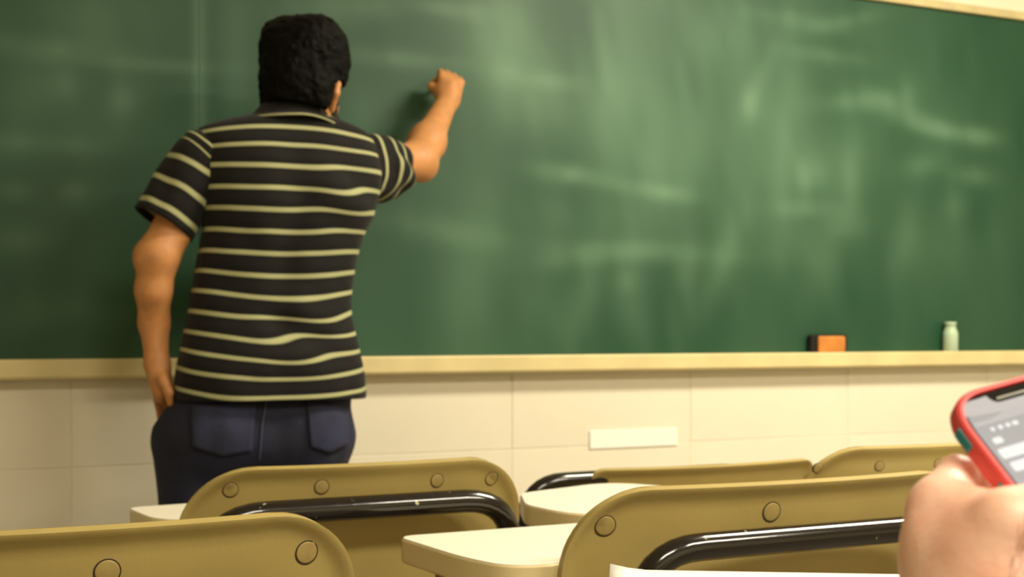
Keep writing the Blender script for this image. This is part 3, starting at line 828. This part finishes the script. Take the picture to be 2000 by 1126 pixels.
prism('case_back', rr(.003, -PHH+.003, PW-.003, -.003, .02), -.0112, -.0095, MAT['case_red'], PH)
body = prism('phone_body', rr(.0039, -PHH+.0039, PW-.0039, -.0039, .0195, 12), -.0094, -.0006, MAT['phone_black'], PH, .0006)
scr = prism('screen', rr(.0058, -PHH+.006, PW-.0058, -.006, .018, 12), -.0006, -.0003, MAT['screen_glow'], body)
prism('screen_header', [(.0075, -.0215)]+[p for p in rr(.0062, -.024, PW-.0062, -.0064, .0175, 12) if p[1] > -.0213]+[(PW-.0075, -.0215)], -.0004, -.00015, MAT['screen_header'], scr)
ntc = prism('notch', round_poly([(.0235, -.0054), (.0265, -.0115), (PW-.0265, -.0115), (PW-.0235, -.0054)], .003), -.0003, .00005, MAT['phone_black'], body)
prism('speaker_slot', rr(.0285, -.0098, PW-.028, -.0088, .0004), 0, .0002, MAT['steel'], ntc)
def bar(x0, y0, x1, y1, r=.0012): prism('text_block', rr(x0, -y1, x1, -y0, r), -.0004, .0, MAT['screen_white'], scr)
for k, (a_, b_) in enumerate(((.0135, .0155), (.018, .0205), (.0225, .025), (.0265, .030), (.040, .044), (.050, .054))): bar(a_, .0240, b_, .0262, .0008)
bar(.010, .0300, .0155, .0335); bar(.0085, .0365, .0290, .0425, .0015); bar(.0095, .0450, .066, .0505, .0015); bar(.0115, .0610, .066, .0665, .0015); bar(.028, .079, .066, .0845, .0015)
bar(.0115, .093, .060, .0985, .0015); bar(.0115, .110, .066, .1155, .0015)
for (a_, b_) in ((.0180, .0300), (.0520, .0700)):
    box('side_button', (-.0007, -b_, -.0085), (.0012, -a_, -.0022), MAT['case_teal'], case, .0008)

# ------------------------------------------------------------------ the hand that holds the phone
hd = []
def hcap(a, b_, r1, r2, k=.012): hd.append(('c', T3(at(*a)), T3(at(*b_)), r1, r2, {'k': k}))
WR = (1945, 1215, .615)
hcap(WR, (1890, 1090, .635), .034, .026, .02)
hcap((1905, 1200, .63), (1836, 992, .648), .026, .0135, .02)      # index metacarpal, left outline
hcap((1985, 1210, .60), (1958, 1075, .605), .030, .019, .02)      # thumb ball
hcap((1880, 1070, .635), (1915, 1030, .628), .020, .014, .02)      # web
# index finger: bent, tip against the phone's side and back
hcap((1836, 982, .648), (1868, 926, .662), .0130, .0094, .008)
hcap((1868, 926, .662), (1889, 926, .680), .0094, .0086, .004)
hcap((1889, 926, .680), (1908, 948, .690), .0086, .0072, .004)
# thumb across the lower screen
hcap((1958, 1075, .605), (1975, 1022, .600), .019, .0145, .015)
hcap((1975, 1022, .600), (2045, 992, .600), .0138, .0115, .008)
hcap((2045, 992, .600), (2120, 950, .612), .0115, .0085, .006)
# the other fingers go behind the phone and round its far side
for (py, dy, L) in ((1010, .0, 1.0), (1070, .005, .98), (1130, .01, .85)):
    a = (1862, py, .672+dy); b_ = (1960, py-55, .705+dy); c_ = (2080, py-75, .712+dy); d_ = (2150, py-60, .700+dy)
    hcap(a, b_, .0115, .0100, .008); hcap(b_, c_, .0098, .0088, .005); hcap(c_, d_, .0088, .0070, .005)
    hcap((1900, 1190, .645), a, .020, .0125, .015)
wr3 = at(*WR); elb = Vector((.46, .38, .80))
hd.append(('c', T3(wr3), T3(wr3.lerp(elb, .5)), .031, .042, {'k': .03})); hd.append(('c', T3(wr3.lerp(elb, .5)), T3(elb), .042, .050, {'k': .03}))
V, Q = implicit(hd, .0022, .012)
HB2 = Vector((elb.x, elb.y, elb.z-.05))
HAND = mesh('person', V, Q, MAT['skin_hand'], origin=HB2); HAND.location = HB2; smooth_mod(HAND, 4, .5)
tag(HAND, 'bare left hand gripping the red-cased phone at the right edge', 'person')
v_, f_ = tube_data([wr3.lerp(elb, .62), wr3.lerp(elb, .75), wr3.lerp(elb, .9), elb, elb+(elb-wr3).normalized()*.05, elb+Vector((.06, -.05, .06)), elb+Vector((.08, -.08, .2))], [.055, .057, .06, .064, .066, .068, .075], 20)
hb = BVHTree.FromPolygons([Vector(q) for q in V.tolist()], Q.tolist())
HV = []; HF = []
for k in range(260):
    px = random.uniform(1965, 2120); py = random.uniform(1020, 1240)
    if (px-1955)+(py-1030)*.5 < 45: continue
    h_, n_, _, _ = hb.ray_cast(Vector((0, 0, CAM_H)), (at(px, py, 1)-Vector((0, 0, CAM_H))).normalized())
    if h_ is None: continue
    if n_.y > 0: n_ = -n_
    dr = Vector((random.uniform(-.2, .5), 0, random.uniform(.5, 1))).normalized(); L = random.uniform(.005, .011)
    vv, ff = tube_data([h_, h_+dr*L*.5+n_*.0008, h_+dr*L+n_*.0012], [.00009, .00008, .00003], 4)
    HF += [tuple(q+len(HV) for q in f2) for f2 in ff]; HV += vv
ah = mesh('arm_hair', HV, HF, MAT['fine_hair'], HAND, origin=HB2); tag(ah, kind='stuff')
mesh('shirt_sleeve', [Vector(q) for q in v_], f_, MAT['sleeve_cloth'], HAND, origin=HB2)

# ------------------------------------------------------------------ paper pad on the near tablet
zp = .80
def onz(px, py, z): 
    Y = (CAM_H-z)*F/(py-HORIZON); return Vector(((px-1000)*Y/F, Y, z))
a = onz(1192, 1111, zp); b_ = onz(1790, 1121, zp)
ex_ = (b_-a).normalized(); ey_ = Vector((ex_.y, -ex_.x, 0))
ang = math.atan2(ex_.y, ex_.x)
pad = empty('notepad', a+Vector((0, 0, -.014)), ang)
tag(pad, 'white paper pad whose far edge shows along the bottom of the picture', 'notepad')
Lp = .30
box('pad_cover', (0, -.22, 0), (Lp, -.0, .002), MAT['cover_card'], pad, .0006)
box('pages', (.001, -.219, .002), (Lp-.001, -.001, .0135), MAT['paper'], pad, .0008)
v = [(0, -.219, .0136), (Lp, -.219, .0136), (Lp, 0, .0136), (.0, 0, .014), (.0, -.1, .0145)]
def sheet():
    nx, ny = 16, 8; V = []; f = []
    for j_ in range(ny+1):
        for i_ in range(nx+1):
            s_, t_ = i_/nx, j_/ny
            lift = .006*math.exp(-(s_/.06)**2)*math.exp(-((1-t_)/.15)**2)
            V.append((s_*Lp, -.219+.220*t_, .0138+lift))
    for j_ in range(ny):
        for i_ in range(nx):
            q = j_*(nx+1)+i_; f.append((q, q+1, q+nx+2, q+nx+1))
    o = mesh('top_sheet', V, f, MAT['paper'], pad); so = o.modifiers.new('solid', 'SOLIDIFY'); so.thickness = .0003
sheet()
nt_ = empty('student_desk', a+Vector((0, 0, -.05)), ang)
tag(nt_, 'near writing tablet under the white paper pad, mostly out of view', 'desk')
tp = prism('tablet_board', round_poly([(.02, -.30), (.42, -.30), (.42, -.015), (.02, -.015)], .05), 0, .0345, MAT['tablet_edge'], nt_, .004)
prism('laminate_top', round_poly([(.024, -.296), (.416, -.296), (.416, -.019), (.024, -.019)], .048), .033, .0358, MAT['laminate'], tp)
zt0 = a.z-.05
tube('support_tube', [(.25, -.15, -.002), (.25, -.15, -.30), (.33, -.30, -.42), (.33, -.30, -zt0+.01)], .014, MAT['black_enamel'], nt_, .06)
box('foot_plate', (.2, -.45, -zt0), (.46, -.15, -zt0+.012), MAT['black_enamel'], nt_, .003)
